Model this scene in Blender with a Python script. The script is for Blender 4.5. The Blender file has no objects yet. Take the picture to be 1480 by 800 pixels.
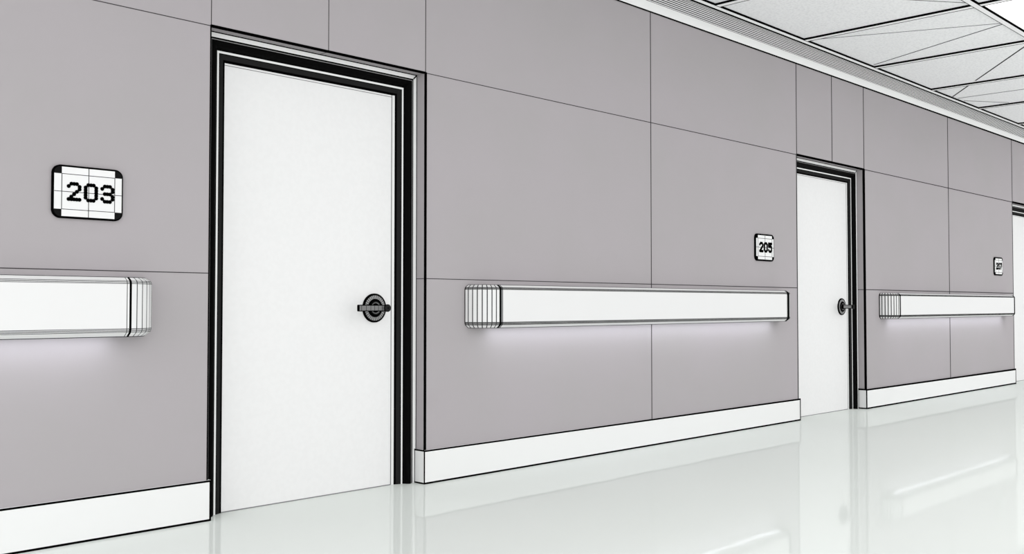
import bpy, bmesh, math
from mathutils import Vector

SC = bpy.context.scene
COL = SC.collection

# ------------------------------------------------------------------ measures (metres)
P = 5.2985          # distance from one doorway to the next
W = 1.2566          # doorway width
ZA = 2.1951         # doorway head
ZB = 1.0908         # lower horizontal panel joint
ZC = 2.9556         # underside of the crown moulding
ZCEIL = 3.10        # underside of the ceiling grid
BH, BT = 0.1784, 0.0122   # baseboard
RD = 0.0706         # depth of the doorway reveal
XMIN, XMAX = -4.0, 13.5

# ------------------------------------------------------------------ materials
def mat(name, col, rough=0.6, spec=0.3, metal=0.0, noise=None, bump=None, emis=None):
    m = bpy.data.materials.new(name); m.use_nodes = True
    nt = m.node_tree; b = nt.nodes['Principled BSDF']
    b.inputs['Base Color'].default_value = (*col, 1)
    b.inputs['Roughness'].default_value = rough
    b.inputs['Specular IOR Level'].default_value = spec
    b.inputs['Metallic'].default_value = metal
    if noise or bump:
        tc = nt.nodes.new('ShaderNodeTexCoord')
    if noise:
        scale, col2, lo, hi = noise
        n = nt.nodes.new('ShaderNodeTexNoise'); n.inputs['Scale'].default_value = scale
        n.inputs['Detail'].default_value = 4
        r = nt.nodes.new('ShaderNodeValToRGB')
        r.color_ramp.elements[0].position = lo; r.color_ramp.elements[0].color = (*col2, 1)
        r.color_ramp.elements[1].position = hi; r.color_ramp.elements[1].color = (*col, 1)
        nt.links.new(tc.outputs['Object'], n.inputs['Vector'])
        nt.links.new(n.outputs['Fac'], r.inputs['Fac'])
        nt.links.new(r.outputs['Color'], b.inputs['Base Color'])
    if bump:
        scale, strength, dist, stretch = bump
        mp = nt.nodes.new('ShaderNodeMapping'); mp.inputs['Scale'].default_value = stretch
        n = nt.nodes.new('ShaderNodeTexNoise'); n.inputs['Scale'].default_value = scale
        n.inputs['Detail'].default_value = 2
        bp = nt.nodes.new('ShaderNodeBump'); bp.inputs['Strength'].default_value = strength
        bp.inputs['Distance'].default_value = dist
        nt.links.new(tc.outputs['Object'], mp.inputs['Vector'])
        nt.links.new(mp.outputs['Vector'], n.inputs['Vector'])
        nt.links.new(n.outputs['Fac'], bp.inputs['Height'])
        nt.links.new(bp.outputs['Normal'], b.inputs['Normal'])
    if emis:
        b.inputs['Emission Color'].default_value = (*emis[0], 1)
        b.inputs['Emission Strength'].default_value = emis[1]
    return m

M = dict(
    wall   = mat('wall_paint', (0.388, 0.363, 0.378), 0.85, 0.1, noise=(1.6, (0.378, 0.358, 0.367), 0.35, 0.65)),
    seam   = mat('panel_joint', (0.055, 0.050, 0.053), 0.9, 0.0),
    black  = mat('black_edge', (0.0015, 0.0015, 0.0015), 0.9, 0.0),
    ink    = mat('grey_joint', (0.05, 0.05, 0.052), 0.9, 0.0),
    ring   = mat('mid_grey_joint', (0.20, 0.20, 0.205), 0.8, 0.1),
    white  = mat('white_trim_paint', (0.755, 0.76, 0.755), 0.5, 0.3),
    door   = mat('white_door_paint', (0.755, 0.755, 0.755), 0.55, 0.2, noise=(40, (0.742, 0.742, 0.742), 0.4, 0.6)),
    crown  = mat('pale_grey_crown_paint', (0.86, 0.865, 0.86), 0.6, 0.2),
    frame  = mat('black_frame_gloss', (0.0016, 0.0016, 0.0016), 0.6, 0.03),
    frame2 = mat('charcoal_frame', (0.014, 0.014, 0.014), 0.7, 0.04),
    fgrey  = mat('grey_bead', (0.22, 0.22, 0.22), 0.6, 0.2),
    plast  = mat('white_rail_plastic', (0.715, 0.715, 0.715), 0.45, 0.3),
    floor  = mat('polished_floor', (0.725, 0.758, 0.73), 0.035, 0.30, noise=(0.6, (0.715, 0.75, 0.72), 0.3, 0.7),
                 bump=(2.2, 0.12, 0.004, (1, 2.2, 1))),
    tile   = mat('speckled_ceiling_tile', (0.925, 0.93, 0.935), 0.95, 0.0, noise=(55, (0.83, 0.835, 0.845), 0.36, 0.56)),
    grid   = mat('white_grid_metal', (0.97, 0.97, 0.97), 0.4, 0.3),
    lever  = mat('dark_grey_metal', (0.16, 0.16, 0.16), 0.5, 0.4, metal=0.2),
    lmet   = mat('charcoal_metal', (0.020, 0.020, 0.020), 0.5, 0.3),
    lmet2  = mat('near_black_plastic', (0.006, 0.006, 0.006), 0.6, 0.05),
    rlight = mat('pale_rosette_metal', (0.30, 0.30, 0.30), 0.5, 0.3),
    sign   = mat('white_sign_plastic', (0.755, 0.755, 0.755), 0.4, 0.3),
    lamp   = mat('lit_diffuser', (0.9, 0.9, 0.9), 0.5, 0.2, emis=((1, 1, 1), 1.1)),
)

# the polished floor: an even clear coat over a matt base
def polish(m, fac, rough):
    nt = m.node_tree; b = nt.nodes['Principled BSDF']; b.inputs['Specular IOR Level'].default_value = 0
    g = nt.nodes.new('ShaderNodeBsdfAnisotropic'); g.inputs['Roughness'].default_value = rough
    g.inputs['Color'].default_value = (1, 1, 1, 1)
    mx = nt.nodes.new('ShaderNodeMixShader'); mx.inputs['Fac'].default_value = fac
    for l in list(nt.links):
        if l.to_node == b and l.to_socket.name == 'Normal': nt.links.new(l.from_socket, g.inputs['Normal'])
    out = nt.nodes['Material Output']
    nt.links.new(b.outputs[0], mx.inputs[1]); nt.links.new(g.outputs[0], mx.inputs[2]); nt.links.new(mx.outputs[0], out.inputs['Surface'])
polish(M['floor'], 0.17, 0.045)

# ------------------------------------------------------------------ mesh builder
class MB:
    def __init__(s): s.v = []; s.f = []; s.m = []; s.names = []
    def mi(s, name):
        if name not in s.names: s.names.append(name)
        return s.names.index(name)
    def face(s, pts, m):
        i = len(s.v); s.v += [tuple(p) for p in pts]; s.f.append(tuple(range(i, i + len(pts)))); s.m.append(s.mi(m))
    def hexa(s, a, m, mats=None):
        """a: 8 points, bottom ring 0-3, top ring 4-7"""
        i = len(s.v); s.v += [tuple(p) for p in a]
        fs = [(3, 2, 1, 0), (4, 5, 6, 7), (0, 1, 5, 4), (1, 2, 6, 5), (2, 3, 7, 6), (3, 0, 4, 7)]
        for k, f in enumerate(fs):
            s.f.append(tuple(i + q for q in f)); s.m.append(s.mi((mats or {}).get(k, m)))
    def box(s, x0, x1, y0, y1, z0, z1, m, mats=None):
        # face keys: 0 bottom 1 top 2 y0 3 x1 4 y1 5 x0
        s.hexa([(x0, y0, z0), (x1, y0, z0), (x1, y1, z0), (x0, y1, z0),
                (x0, y0, z1), (x1, y0, z1), (x1, y1, z1), (x0, y1, z1)], m, mats)
    def strip(s, p0, p1, w0, w1, n, m, th=0.0006, off=0.0):
        """thin raised bar from p0 to p1 lying on a surface of normal n, widths w0, w1; off in 0..1 shifts to one side"""
        p0, p1, n = Vector(p0), Vector(p1), Vector(n).normalized()
        d = (p1 - p0).normalized(); t = n.cross(d)
        a = [p0 + t * w0 * (-.5 + off), p1 + t * w1 * (-.5 + off), p1 + t * w1 * (.5 + off), p0 + t * w0 * (.5 + off)]
        s.hexa([q - n * 0.0004 for q in a] + [q + n * th for q in a], m)
    def grid(s, rows, mats, close=False):
        """rows: list of equal-length point lists; mats(i, j) gives the material of the cell"""
        i0 = len(s.v); n = len(rows[0])
        for r in rows: s.v += [tuple(p) for p in r]
        for i in range(len(rows) - 1):
            for j in range(n if close else n - 1):
                k = (j + 1) % n
                s.f.append((i0 + i * n + j, i0 + i * n + k, i0 + (i + 1) * n + k, i0 + (i + 1) * n + j))
                s.m.append(s.mi(mats(i, j)))
    def cyl(s, c, axis, r, h, m, seg=32, side=None, r2=None):
        c, axis = Vector(c), Vector(axis).normalized()
        u = axis.orthogonal().normalized(); v = axis.cross(u)
        r2 = r if r2 is None else r2
        A = [c + (u * math.cos(2 * math.pi * k / seg) + v * math.sin(2 * math.pi * k / seg)) * r for k in range(seg)]
        B = [c + axis * h + (u * math.cos(2 * math.pi * k / seg) + v * math.sin(2 * math.pi * k / seg)) * r2 for k in range(seg)]
        i = len(s.v); s.v += [tuple(p) for p in A + B]
        s.f.append(tuple(i + k for k in reversed(range(seg)))); s.m.append(s.mi(m))
        s.f.append(tuple(i + seg + k for k in range(seg))); s.m.append(s.mi(m))
        for k in range(seg):
            q = (k + 1) % seg
            s.f.append((i + k, i + q, i + seg + q, i + seg + k)); s.m.append(s.mi(side or m))
    def build(s, name, parent=None, smooth=False, fix=True):
        me = bpy.data.meshes.new(name); me.from_pydata(s.v, [], s.f)
        for n in s.names: me.materials.append(M[n])
        for p, k in zip(me.polygons, s.m): p.material_index = k; p.use_smooth = smooth
        if fix:
            bm = bmesh.new(); bm.from_mesh(me)
            bmesh.ops.remove_doubles(bm, verts=bm.verts, dist=1e-6)
            bmesh.ops.recalc_face_normals(bm, faces=bm.faces); bm.to_mesh(me); bm.free()
        o = bpy.data.objects.new(name, me); COL.objects.link(o)
        if parent: o.parent = parent
        return o

def empty(name, loc):
    o = bpy.data.objects.new(name, None); COL.objects.link(o); o.location = loc; o.empty_display_size = 0.1
    return o
def tag(o, label=None, cat=None, group=None, kind=None):
    if label: o['label'] = label
    if cat: o['category'] = cat
    if group: o['group'] = group
    if kind: o['kind'] = kind
    return o
def copy_tree(o, parent=None):
    c = o.copy(); COL.objects.link(c)
    c.parent = parent
    for ch in list(o.children): copy_tree(ch, c)
    return c
def lerp_tab(tab, x):
    if x <= tab[0][0]: return tab[0][1]
    for (a, b), (c, d) in zip(tab, tab[1:]):
        if x <= c: return b + (d - b) * (x - a) / (c - a)
    return tab[-1][1]

# joint widths: lines drawn wider towards the far end of the corridor
SV = [(-1, .0034), (.6, .0040), (3.3, .0085), (5.3, .0115), (6.6, .0135), (8, .016), (10.6, .020)]   # upright joints
SH = [(-2, .0036), (1.3, .0040), (5.3, .0062), (8, .0080), (10.6, .0095)]                          # level joints

# ------------------------------------------------------------------ wall
doors = [0, 1, 2]
wl = MB(); TH = 0.22; ZT = 3.13
edges = [XMIN] + [v for k in doors for v in (k * P, k * P + W)] + [XMAX]
for i in range(0, len(edges), 2):
    wl.box(edges[i], edges[i + 1], 0, TH, 0, ZT, 'wall')
for k in doors:
    wl.box(k * P, k * P + W, 0, TH, ZA, ZT, 'wall')
    wl.box(k * P, k * P + W, 0.17, TH, 0, ZA, 'wall')
N = (0, -1, 0)
def vseam(x, z0, z1, w=None): w = w or lerp_tab(SV, x); wl.strip((x, 0, z0), (x, 0, z1), w, w, N, 'seam')
def hseam(x0, x1, z):
    n = max(1, int((x1 - x0) / 1.0))
    for j in range(n):
        a = x0 + (x1 - x0) * j / n; b = x0 + (x1 - x0) * (j + 1) / n
        wl.strip((a, 0, z), (b, 0, z), lerp_tab(SH, a), lerp_tab(SH, b), N, 'seam')
for k in doors:
    x = k * P
    vseam(x, ZA, ZC); vseam(x + 0.6297, ZA, ZC); vseam(x + W, ZA, ZC)
    if k < 2:
        vseam(x + (W + P) / 2, BH, ZC)
        hseam(x + W, x + P, ZA); hseam(x + W, x + P, ZB)
    # joint returning over the soffit and into the reveal
    s = lerp_tab(SH, x)
    wl.strip((x + 0.6297, 0, ZA), (x + 0.6297, RD, ZA), s * 1.2, s * 1.2, (0, 0, -1), 'seam')
    wl.strip((x + W, 0, ZB), (x + W, RD, ZB), s, s, (-1, 0, 0), 'seam')
hseam(XMIN, 0, ZA); hseam(XMIN, 0, ZB)
tag(wl.build('wall_left'), 'long mauve grey panelled corridor wall with thin dark joints', 'wall', kind='structure')

# black metal corner beads round each doorway
for k in doors:
    x = k * P; e = MB()
    fr = [0.0095, 0.016, 0.022][k]; rv = [0.0085, 0.015, 0.020][k]; lf = [0.005, 0.012, 0.016][k]; tp = [0.0125, 0.017, 0.022][k]
    t = 0.0012
    e.box(x + W - 0.0005, x + W + fr, -t, 0.0, BH, ZA + tp * .4, 'black')      # right edge, face side
    e.box(x + W - t, x + W, -t, rv, BH, ZA, 'black')                          # right edge, reveal side
    e.box(x - lf, x + 0.0005, -t, 0.0, BH, ZA + tp * .4, 'black' if k == 0 else 'ink')  # left edge, face side
    e.box(x, x + t, -t, 0.012, BH, ZA, 'black')
    e.box(x - 0.002, x + W + 0.002, -t, 0.0, ZA, ZA + tp * .55, 'black')        # head, face side
    e.box(x, x + W, -t, tp * 1.6, ZA - t, ZA, 'black')
    e.box(x, x + W, -t, 0.0005, ZA - tp * .4, ZA, 'black')
    tag(e.build('trim_%d' % (k + 2)),
        ['black corner bead edging the nearest doorway, beside the 203 sign',
         'black corner bead edging the middle doorway, beside the 205 sign',
         'black corner bead edging the farthest doorway, beside the smallest sign'][k], 'corner bead', kind='structure')

# ------------------------------------------------------------------ baseboards
def baseboard(x0, x1, left_return, right_return, label):
    """runs on the wall from x0 to x1 (wall corners) and turns into the doorways"""
    b = MB(); far = (x0 + x1) / 2 > 6
    pts = []       # outer line, then inner line
    if left_return: outer = [(x0 - BT, RD), (x0 - BT, -BT)]; inner = [(x0, RD), (x0, 0)]
    else: outer = [(x0, -BT)]; inner = [(x0, 0)]
    if right_return: outer += [(x1 + BT, -BT), (x1 + BT, RD)]; inner += [(x1, 0), (x1, RD)]
    else: outer += [(x1, -BT)]; inner += [(x1, 0)]
    ring = outer + inner[::-1]; n = len(outer)
    b.face([(p[0], p[1], 0) for p in reversed(ring)], 'white')
    for i in range(n - 1):
        a, c = outer[i], outer[i + 1]; d, f = inner[i], inner[i + 1]
        b.face([(*a, BH), (*c, BH), (*f, BH), (*d, BH)], 'white')
    for i in range(len(ring)):
        a, c = ring[i], ring[(i + 1) % len(ring)]
        b.face([(*a, 0), (*c, 0), (*c, BH), (*a, BH)], 'white')
    # dark caulked edges
    def edge(a, c, z, w0, w1, nrm, m='black'):
        b.strip((*a, z), (*c, z), w0, w1, nrm, m)
    wa, wb = (lerp_tab(SH, q) * 2.1 for q in (x0, x1))
    ya = -BT
    xa = x0 - (BT if left_return else 0); xb = x1 + (BT if right_return else 0)
    seg = 5
    for j in range(seg):
        p = xa + (xb - xa) * j / seg; q = xa + (xb - xa) * (j + 1) / seg
        w0 = wa + (wb - wa) * j / seg; w1 = wa + (wb - wa) * (j + 1) / seg
        edge((p, ya), (q, ya), BH - .0035, w0, w1, N)
        edge((p, ya), (q, ya), 0.0048, w0 * 1.1, w1 * 1.1, N)
    cw = lerp_tab([(0, .0085), (1.3, .009), (5.3, .011), (6.6, .016), (11, .02)], xa)
    cw2 = lerp_tab([(0, .0085), (1.3, .009), (5.3, .014), (11, .02)], xb)
    b.strip((xb - cw2 / 2, ya, 0), (xb - cw2 / 2, ya, BH), cw2, cw2, N, 'black')
    if left_return:
        b.strip((xa + cw / 4, ya, 0), (xa + cw / 4, ya, BH), cw / 2, cw / 2, N, 'black')
        nn = (-1, 0, 0)
        b.strip((xa, ya + cw / 4, 0), (xa, ya + cw / 4, BH), cw / 2, cw / 2, nn, 'black')
        b.strip((xa, ya, .004), (xa, RD, .004), wa, wa, nn, 'black')
        b.strip((xa, ya, BH - .002), (xa, RD, BH - .002), wa, wa, nn, 'black')
        b.strip((xa, RD - .004, 0), (xa, RD - .004, BH), .005, .005, nn, 'ink')
    return tag(b.build('baseboard_left'), label, 'baseboard', kind='structure')
baseboard(XMIN, 0, False, True, 'white baseboard under the 203 sign, left of the nearest door')
baseboard(W, P, True, True, 'white baseboard between the nearest and the middle door')
baseboard(P + W, 2 * P, True, True, 'white baseboard between the middle and the farthest door')
baseboard(2 * P + W, XMAX, True, False, 'white baseboard beyond the farthest door')

# ------------------------------------------------------------------ crown moulding
def crown():
    c = MB()
    prof = [(-.004, ZC), (-.004, 3.026)]; mats = ['crown']
    a0 = 0.0; nrib = 9; R = 0.0
    # concave cove from the flat band up to the ceiling angle
    def cove(t):
        a = t * math.pi / 2
        return (-.008 - .078 * (1 - math.cos(a)), 3.0275 + .0715 * math.sin(a))
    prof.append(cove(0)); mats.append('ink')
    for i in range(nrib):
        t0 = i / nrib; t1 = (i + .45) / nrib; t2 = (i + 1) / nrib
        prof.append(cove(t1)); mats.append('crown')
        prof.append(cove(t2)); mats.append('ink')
    prof += [(-.0985, ZCEIL - .001), (-.1035, ZCEIL - .001), (-.138, ZCEIL), (-.146, ZCEIL), (-.146, ZT)]
    mats += ['black', 'black', 'grid', 'black', 'black']
    prof += [(0.0, ZT), (0.0, ZC)]; mats += ['crown', 'crown', 'crown']
    xs = [XMIN, XMAX]
    rows = [[(x, y, z) for (y, z) in prof] for x in xs]
    c.grid(rows, lambda i, j: mats[j])
    for x in xs: c.face([(x, y, z) for (y, z) in prof[:-1]], 'crown')
    # dark line where the crown meets the wall
    n = 12
    for j in range(n):
        a = XMIN + (XMAX - XMIN) * j / n; b = XMIN + (XMAX - XMIN) * (j + 1) / n
        f = lambda x: lerp_tab([(-4, .006), (2, .0085), (6, .012), (12, .018)], x)
        c.strip((a, -.004, ZC + .001), (b, -.004, ZC + .001), f(a), f(b), N, 'black')
    c.strip((6.745, -.103, ZCEIL - .0005), (6.745, -.138, ZCEIL - .0005), .006, .006, (0, 0, -1), 'ink')
    return c.build('trim_1')
tag(crown(), 'white ribbed crown moulding running along the top of the wall', 'crown moulding', kind='structure')

# ------------------------------------------------------------------ ceiling
X0, SP, BW = 3.861, 1.304, 0.066
bars = [X0 + SP * k for k in range(-5, 8)]
Y1, Y2, Y3 = -0.146, -1.450, -2.800       # rows of tiles
YB = 0.055
TR = 0.013                                 # how far the tiles sit above the grid face
LX = 5.165
ce = MB()
for k in range(len(bars) - 1):
    xa, xb = bars[k] + BW, bars[k + 1]
    for (ya, yb) in ((Y1, Y2), (Y2 - YB, Y3)):
        if abs(bars[k] - LX) < .01 and ya < -1: continue
        ce.box(xa - .01, xb + .01, yb - .01, ya + .004, ZCEIL + TR, ZCEIL + TR + .015, 'tile')
zt = ZCEIL + TR
D = (0, 0, -1)
for a, b, w in (((5.245, -.175), (5.83, -1.44), .007), ((5.86, -1.44), (6.42, -.165), .009), ((3.95, -.58), (5.11, -1.44), .006),
                ((6.56, -1.44), (7.72, -.588), .009), ((7.845, -.497), (8.32, -.152), .009), ((8.44, -.16), (8.45, -.81), .011), ((8.61, -.16), (9.05, -.47), .009)):
    ce.strip((*a, zt), (*b, zt), w * 1.7, w * 1.7, D, 'ink')
ceil = tag(ce.build('ceiling'), 'pale grey speckled lay-in ceiling tiles above the corridor', 'ceiling', kind='structure')
gr = MB()
for k, x in enumerate(bars):
    for (ya, yb) in ((Y1, Y2), (Y2 - YB, Y3)):
        gr.box(x, x + BW, yb, ya, ZCEIL, zt, 'grid', {5: 'black', 3: 'ink'})
        w = lerp_tab([(2, .005), (5, .009), (11, .015)], x)
        gr.box(x, x + w, yb, ya, ZCEIL - .0006, ZCEIL, 'black')
        gr.box(x + BW - w * 1.25, x + BW, yb, ya, ZCEIL - .0006, ZCEIL, 'ink')
gr.box(bars[0], bars[-1] + BW, Y2 - YB, Y2, ZCEIL, zt, 'grid', {2: 'black', 4: 'ink'})
gr.box(bars[0], bars[-1] + BW, Y2 - .005, Y2, ZCEIL - .0006, ZCEIL, 'ink')
gr.box(bars[0], bars[-1] + BW, Y2 - YB, Y2 - YB + .008, ZCEIL - .0006, ZCEIL, 'black')
gr.box(bars[0], bars[-1] + BW, Y3 - .05, Y3, ZCEIL, zt, 'grid')
gr.build('ceiling_grid', ceil)['label'] = 'white metal grid bars with black edges'

lt = empty('ceiling_light', (LX + BW / 2 + SP / 2, (Y2 - YB + Y3) / 2, ZCEIL + TR))
tag(lt, 'bright white square light panel set in the ceiling grid', 'ceiling light')
hx = (SP - BW) / 2; hy = (Y2 - YB - Y3) / 2
d = MB(); d.box(-hx + .004, hx - .004, -hy + .004, hy - .004, 0.003, .012, 'lamp'); d.build('diffuser', lt)
f = MB()
for a in ((-hx, -hx + .004, -hy, hy), (hx - .004, hx, -hy, hy), (-hx, hx, -hy, -hy + .004), (-hx, hx, hy - .004, hy)):
    f.box(*a, 0.001, .05, 'grid')
f.box(-hx, hx, -hy, hy, .045, .05, 'grid')
f.build('housing', lt)

# ------------------------------------------------------------------ floor
fl = MB(); fl.box(XMIN, XMAX, -4.5, TH, -0.06, 0, 'floor')
tag(fl.build('floor'), 'glossy pale greenish white corridor floor', 'floor', kind='structure')

# ------------------------------------------------------------------ doors
# frame section: s = distance in from the doorway edge, y = depth behind the wall face
SEC = [((0.000, .0700), None), ((.0050, .0700), 'black'), ((.0255, .0700), 'crown'), ((.0310, .0665), 'black'), ((.0345, .0655), 'black'),
       ((.0385, .0655), 'fgrey'), ((.0420, .0620), 'frame'), ((.0480, .0590), 'frame'), ((.0540, .0595), 'frame'),
       ((.0600, .0630), 'frame'), ((.0660, .0700), 'frame'), ((.0700, .0790), 'frame'), ((.0740, .0860), 'frame'),
       ((.0792, .0890), 'black'), ((.0890, .0900), 'white'), ((.0930, .0910), 'black'), ((.1150, .1000), 'frame2'),
       ((.1260, .1045), 'black'), ((.1260, .1600), 'frame'), ((0.0, .1600), 'frame')]
def door_frame(parent):
    b = MB(); n = len(SEC)
    st = [lambda s, y: (s, y, 0), lambda s, y: (s, y, ZA - s), lambda s, y: (W - s, y, ZA - s), lambda s, y: (W - s, y, 0)]
    rows = [[g(s, y) for ((s, y), m) in SEC] for g in st]
    b.grid(rows, lambda i, j: SEC[(j + 1) % n][1] or 'crown', close=True)
    for r in (rows[0], rows[-1]): b.face(r, 'frame')
    # mitre lines at the two head corners
    for a, q in (((0.0, ZA), (.0255, ZA - .0255)), ((W, ZA), (W - .0255, ZA - .0255))):
        b.strip((a[0], .0700, a[1]), (q[0], .0700, q[1]), .007, .007, N, 'black')
    return b.build('door_frame', parent)
def make_door():
    root = empty('door_1', (0, 0, 0))
    door_frame(root)
    p = MB(); xl, xr, zt_ = .1262, 1.1095, ZA - .1262
    p.box(xl, xr, .1070, .1500, 0.002, zt_, 'door')
    p.box(xr, xr + .005, .1065, .1500, 0.002, zt_, 'ring')
    p.strip((xl, .107, zt_ - .010), (xr, .107, zt_ - .010), .0030, .0030, N, 'ring')
    p.box(xl, xr, .1062, .1072, 0.0, 0.0045, 'ring')
    p.build('door_panel', root)
    s = MB(); s.box(xr + .005, W - .1260, .1050, .1500, 0, ZA - .1262, 'white')
    s.build('door_stop', root)
    h = make_handle(root)
    return root
def make_handle(parent):
    h = bpy.data.objects.new('door_handle', None); COL.objects.link(h); h.parent = parent
    h.location = (.9975, .1070, .934); h.empty_display_size = .05
    # y runs out of the door towards -y
    r = MB(); seg = 96; Fm = []
    secs = [(.0755, 0, 'black'), (.0755, -.008, 'black'), (.0735, -.0105, 'black'), (.0675, -.0105, 'black'), (.0650, -.0095, 'lmet'),
            (.0480, -.0115, 'tick'), (.0450, -.0160, 'black'), (.0370, -.0175, 'black'), (.0330, -.0175, 'black'),
            (.0290, -.0170, 'lmet'), (.0250, -.0160, 'lever'), (.0210, -.0160, 'black')]
    rows = []
    for (rad, y, m) in secs:
        rows.append([(rad * math.cos(2 * math.pi * k / seg), y, rad * math.sin(2 * math.pi * k / seg)) for k in range(seg)])
    def mm(i, j):
        m = secs[i + 1][2]
        if m == 'tick': return 'lmet' if j % 3 == 0 else 'rlight'
        return m
    r.grid(rows, mm, close=True)
    r.face(rows[0], 'black'); r.face(rows[-1], 'black')
    r.build('rosette', h)
    s = MB(); s.cyl((0, -.012, 0), (0, -1, 0), .0165, .098, 'lmet', 28)
    for y in (-.030, -.045, -.060): s.cyl((0, y, 0), (0, -1, 0), .0172, .0015, 'black', 28)
    s.cyl((0, -.110, 0), (0, -1, 0), .0195, .008, 'lmet', 32, side='black')
    s.cyl((0, -.118, 0), (0, -1, 0), .0180, .0015, 'frame2', 32, side='black', r2=.0168)
    s.cyl((0, -.1192, 0), (0, -1, 0), .0042, .0010, 'black', 12)
    s.build('spindle', h)
    l = MB(); hh = .0172; yf, yb = -.106, -.092; n = 8
    sec = []                                  # flat grip with rounded long edges
    for k in range(2 * n):
        a = math.pi * 2 * (k + .5) / (2 * n)
        c, q = math.cos(a), math.sin(a)
        sec.append(((yf + yb) / 2 + math.copysign(abs(c) ** .5, c) * .007, math.copysign(abs(q) ** .6, q) * hh))
    xs = [(-.004, None)]
    for x in (-.026, -.050, -.0745, -.099, -.127, -.157): xs += [(x, 'lever'), (x - .0036, 'lmet')]
    xs += [(-.171, 'lever'), (-.1765, 'black')]
    l.grid([[(x, y, z) for y, z in sec] for x, m in xs],
           lambda i, j: 'black' if xs[i + 1][1] == 'black' or abs((sec[j][1] + sec[(j + 1) % len(sec)][1]) / 2) > hh * .74 else xs[i + 1][1], close=True)
    for x in (xs[0][0], xs[-1][0]): l.face([(x, y, z) for y, z in sec], 'black')
    l.build('lever', h)
    return h
door0 = make_door()
labels = ['white door in black moulded frame, nearest, between the 203 sign and the long handrail',
          'white door in black moulded frame, second along the corridor, just right of the 205 sign',
          'white door in black moulded frame, farthest, cut off by the right edge']
for k in doors:
    o = door0 if k == 0 else copy_tree(door0)
    o.name = 'door_%d' % (k + 1); o.location = (k * P, 0, 0)
    tag(o, labels[k], 'door', kind='structure')

# ------------------------------------------------------------------ handrails
T = 0.14
ZM = (1.0630 + .8205) / 2
def rail_profile(g):
    """front face, a narrow band of dark ribs on each shoulder, a sloping edge; g widens the ribs"""
    z0, z1, n = 1.0345, 1.0495, 4
    half = [(T, z0, None)]
    share = [.56, .80, .90][g]
    for i in range(n):
        za = z0 + (z1 - z0) * (i + share) / n; zb = z0 + (z1 - z0) * (i + 1) / n
        fy = lambda z: T - .0055 * ((z - z0) / (z1 - z0)) ** 2
        half += [(fy(za), za, 'ink' if g < 1 else 'black'), (fy(zb), zb, 'plast')]
    half += [(T - .0225, 1.0605, 'plast'), (T - .0290, 1.0630, 'ink'), (0.0, 1.0630, 'plast')]
    low = [(r, .8555 - (z - 1.0345) * (.035 / .0285), m) for r, z, m in half]
    RP = [(r, z) for r, z, m in reversed(low)] + [(r, z) for r, z, m in half]
    RM = [m for r, z, m in reversed(low)][:-1] + ['plast'] + [m for r, z, m in half][1:]
    return RP, RM
def rail_cap(parent, xj, sgn, g):
    """quarter-round end cap, turning back to the wall"""
    RP, RM = rail_profile(g)
    b = MB(); nseg = 8; hw = math.radians([.85, 1.25, 1.75][g]); angs = [(0.0, None)]
    for k in range(nseg + 1):
        a = k * math.pi / 2 / nseg
        lo, hi = max(0, a - hw), min(math.pi / 2, a + hw)
        if sgn > 0:                        # the lines crowd together on the far ends
            f = [1.0 if k < 5 else 2.3, 2.2, 2.2][g]; lo, hi = max(0, a - hw * f), min(math.pi / 2, a + hw * f)
        if k == nseg: lo = math.pi / 2 - hw * (2.2 if sgn < 0 else 3)
        if k == 0: hi = hw * 2 if sgn < 0 or g == 0 else math.radians(9)
        if lo > angs[-1][0] + 1e-6: angs.append((lo, 'plast'))
        angs.append((hi, 'ink' if 0 < k < nseg else 'black'))
    rows = [[(xj + sgn * r * math.sin(a), -r * math.cos(a), z) for r, z in RP] for a, m in angs]
    def mm(i, j):
        m = angs[i + 1][1]
        return m if m != 'plast' else RM[j]
    b.grid(rows, mm)
    b.face(rows[0], 'plast'); b.face(rows[-1], 'ink')
    return b.build('end_cap', parent)
def make_rail(x0, x1, g):
    RP, RM = rail_profile(g)
    root = empty('handrail', ((x0 + x1) / 2, 0, ZM)); off = Vector((-(x0 + x1) / 2, 0, -ZM))
    e = [.005, .009, .014][g]
    b = MB(); xs = [(x0, None), (x0 + e, 'black'), (x0 + e + [.012, .014, .008][g], 'ring'), (x1 - .0165, 'plast'), (x1 - .0135, 'ink'), (x1 - e * 1.1, 'plast'), (x1, 'black')]
    rows = [[(x, -r, z) for r, z in RP] for x, m in xs]
    def mm(i, j):
        m = xs[i + 1][1]
        return m if m == 'black' or RM[j] == 'plast' else RM[j]
    b.grid(rows, mm)
    b.face(rows[0], 'plast'); b.face(rows[-1], 'plast')
    for p in [b.build('rail', root), rail_cap(root, x0, -1, g), rail_cap(root, x1, 1, g)]:
        for v in p.data.vertices: v.co += off
    return root
rails = [(-P + 1.6846, -.4194, 'white handrail cut off by the left edge, below the 203 sign'),
         (1.6846, P - .4194, 'white handrail between the nearest and middle doors, longest in view'),
         (P + 1.6846, 2 * P - .4194, 'short looking white handrail past the middle door, at the far right')]
for i, (a, b_, lab) in enumerate(rails):
    tag(make_rail(a, b_, i), lab, 'handrail', 'handrails along the corridor wall')
    L = bpy.data.lights.new('added_rail_glow', 'AREA'); L.shape = 'RECTANGLE'; L.size = b_ - a - .05; L.size_y = .03  # added light below each rail makes the wall glow; no fitting there
    L.energy = 2.9; L.color = (0.89, 0.92, 1.0)
    lo = bpy.data.objects.new('added_rail_glow', L); COL.objects.link(lo); lo.location = ((a + b_) / 2, -.060, .8185); lo.rotation_euler = (math.radians(15), 0, 0)

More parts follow.
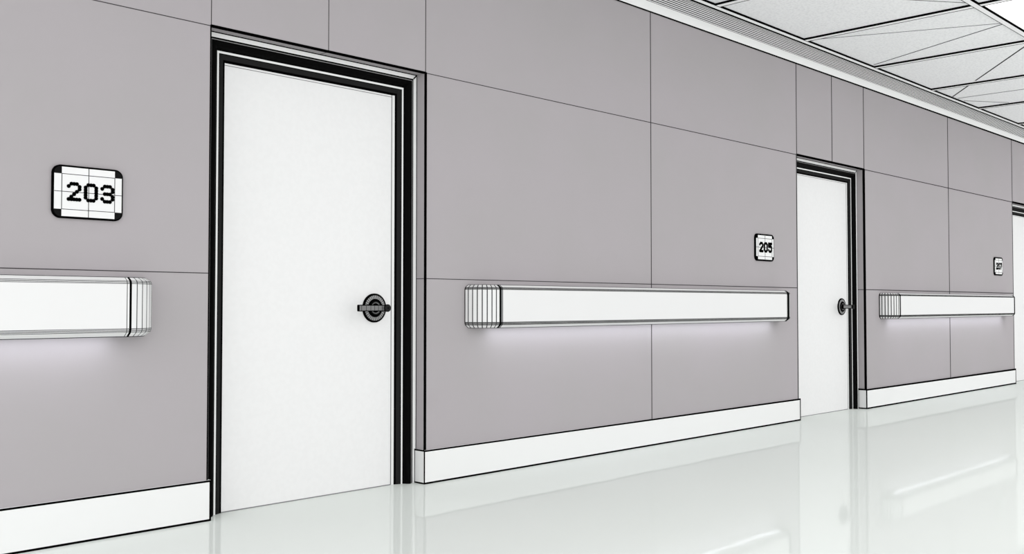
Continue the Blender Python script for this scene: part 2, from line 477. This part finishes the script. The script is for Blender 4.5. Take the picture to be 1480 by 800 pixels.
# ------------------------------------------------------------------ door number signs
DOT = {
 '2': ['.###.', '#...#', '....#', '...#.', '..#..', '.#...', '#####'],
 '0': ['.###.', '#...#', '#...#', '#...#', '#...#', '#...#', '.###.'],
 '3': ['.###.', '#...#', '....#', '.###.', '....#', '#...#', '.###.'],
 '5': ['#####', '#....', '####.', '....#', '....#', '#...#', '.###.'],
 '7': ['#####', '....#', '...#.', '..#..', '..#..', '.#...', '.#...'],
}
def rrect(hw, hh, r, n=8):
    pts = []
    for cx, cz, a0 in ((hw - r, hh - r, 0), (-hw + r, hh - r, 90), (-hw + r, -hh + r, 180), (hw - r, -hh + r, 270)):
        for k in range(n + 1):
            a = math.radians(a0 + 90 * k / n); pts.append((cx + r * math.cos(a), cz + r * math.sin(a)))
    return pts
def make_sign(text, cx, label, grow, rim=1.0):
    root = empty('door_number_sign', (cx, 0, 1.401)); tag(root, label, 'door sign', 'room number signs beside the doors')
    hw, hh, t = .1425, .1060, .0125
    p = MB(); o = rrect(hw, hh, .034)
    ring = lambda pts, y: [(x, y, z) for x, z in pts]
    inn = rrect(hw - .002, hh - .002, .032)
    p.grid([ring(o, 0), ring(o, -t + .002), ring(inn, -t)], lambda i, j: 'black', close=True)
    p.face(ring(o, 0), 'black'); p.face(ring(inn, -t), 'black')
    p.build('back_plate', root)
    fx, fz, cx1, cz1 = hw - .0068 * rim, hh - .0078 * rim, .1065, .0705     # face half sizes, column and row joints
    b = MB(); y0, y1 = -t - .0012, -t + .001
    poly = [(-cx1, fz), (cx1, fz), (cx1, cz1), (fx, cz1), (fx, -cz1), (cx1, -cz1), (cx1, -fz), (-cx1, -fz), (-cx1, -cz1), (-fx, -cz1), (-fx, cz1), (-cx1, cz1)]
    b.box(-cx1, cx1, y0, y1, -fz, fz, 'sign'); b.box(-fx, -cx1, y0, y1, -cz1, cz1, 'sign'); b.box(cx1, fx, y0, y1, -cz1, cz1, 'sign')
    w = .0026 * grow; wv = .0030 * grow ** 1.5
    for x, h in ((-cx1, cz1), (0, fz), (cx1, cz1)): b.strip((x, y0, -h), (x, y0, h), wv, wv, N, 'ink', th=.0003)
    for z, h in ((-cz1, cx1), (0, fx), (cz1, cx1)): b.strip((-h, y0, z), (h, y0, z), w, w, N, 'ink', th=.0003)
    b.build('face_panel', root, fix=False)
    for sx in (1, -1):
        for sz in (1, -1):
            c = MB(); n = 6; rr = .0300
            ax, az = sx * (cx1 + .0005), sz * (cz1 + .0005)
            pts = [(ax, az)] + [(ax + sx * rr * math.cos(math.radians(90 * k / n)), az + sz * rr * math.sin(math.radians(90 * k / n))) for k in range(n + 1)]
            c.grid([ring(pts, -t + .001), ring(pts, -t - .0008)], lambda i, j: 'black', close=True)
            c.face(ring(pts, -t - .0008), 'lmet2' if grow < 1.1 else 'black'); c.face(ring(pts, -t + .001), 'black')
            q = c.build('corner_piece', root); q['label'] = 'black quarter round corner'
    px, pz, x0, z0 = .01072, .01035, -.0798, -.0293
    for i, ch in enumerate(text):
        g = MB(); r = .0079 * grow
        for row, line in enumerate(DOT[ch]):
            for colm, c_ in enumerate(line):
                if c_ == '#':
                    g.cyl((x0 + i * .0671 + colm * px, y0 - .0002 - .00001 * ((row * 5 + colm) % 3), z0 + (6 - row) * pz), (0, -1, 0), r, .0012, 'black', 14)
        q = g.build('numeral', root, fix=False); q['label'] = 'black numeral %s made of round dots' % ch
    return root
make_sign('203', -.5412, 'large white number sign reading 203, left of the nearest door', 1.0)
make_sign('205', P - .5412, 'white number sign reading 205 above the right end of the middle handrail', 1.36, 1.5)
make_sign('207', 2 * P - .5412, 'tiny white number sign at far right, above the short handrail', 1.45, 1.9)

# ------------------------------------------------------------------ light
WB, WT = 1.45, 1.86     # pale even surroundings
w = bpy.data.worlds.new('world'); SC.world = w; w.use_nodes = True
bg = w.node_tree.nodes['Background']; bg.inputs['Color'].default_value = (1.0, 0.998, 1.0, 1); bg.inputs['Strength'].default_value = 1.0
nt = w.node_tree
tcw = nt.nodes.new('ShaderNodeTexCoord'); sx = nt.nodes.new('ShaderNodeSeparateXYZ'); mr = nt.nodes.new('ShaderNodeMapRange')
mr.inputs['From Min'].default_value = -0.35; mr.inputs['From Max'].default_value = 0.6
mr.inputs['To Min'].default_value = WB; mr.inputs['To Max'].default_value = WT
nt.links.new(tcw.outputs['Generated'], sx.inputs[0]); nt.links.new(sx.outputs['Z'], mr.inputs['Value']); mx = nt.nodes.new('ShaderNodeMath'); mx.operation = 'MULTIPLY_ADD'; mx.inputs[1].default_value = -0.32; mx.inputs[2].default_value = 1.0
ml = nt.nodes.new('ShaderNodeMath'); ml.operation = 'MULTIPLY'
nt.links.new(sx.outputs['X'], mx.inputs[0]); nt.links.new(mx.outputs[0], ml.inputs[0]); nt.links.new(mr.outputs['Result'], ml.inputs[1]); nt.links.new(ml.outputs[0], bg.inputs['Strength'])
def area(name, loc, rot, sx, sy, e):
    L = bpy.data.lights.new(name, 'AREA'); L.shape = 'RECTANGLE'; L.size = sx; L.size_y = sy; L.energy = e
    o = bpy.data.objects.new(name, L); COL.objects.link(o); o.location = loc; o.rotation_euler = rot
    return o
area('panel_and_fill_light', (5.84, -2.15, 3.09), (0, 0, 0), 1.2, 1.2, 1.5)  # strengthens the ceiling light panel
area('panel_and_fill_light', (9.75, -2.15, 3.09), (0, 0, 0), 1.2, 1.2, 7)  # added fill light for the far end, no panel above it
area('panel_and_fill_light', (1.95, -2.15, 3.09), (0, 0, 0), 1.2, 1.2, 3)  # added fill light, only plain tiles here
area('panel_and_fill_light', (-1.3, -3.0, 3.09), (0, 0, 0), 1.2, 1.2, 3)  # added fill light out of view, beyond the ceiling edge

# ------------------------------------------------------------------ camera
cam = bpy.data.cameras.new('camera'); co = bpy.data.objects.new('camera', cam); COL.objects.link(co)
cam.sensor_width = 36; cam.lens = 1429.025 / 1480 * 36; cam.clip_start = .05
yaw, pitch, roll = 0.79650, 0.02822, 0.00024
co.location = (-2.19498, -4.02575, 0.95)
from mathutils import Matrix
co.rotation_mode = 'XYZ'
fwd = Vector((math.sin(yaw) * math.cos(pitch), math.cos(yaw) * math.cos(pitch), math.sin(pitch)))
co.rotation_euler = fwd.to_track_quat('-Z', 'Y').to_euler()
SC.camera = co

SC.view_settings.view_transform = 'Standard'; SC.view_settings.look = 'None'
SC.view_settings.gamma = 1; SC.view_settings.exposure = 0; SC.view_settings.use_curve_mapping = False
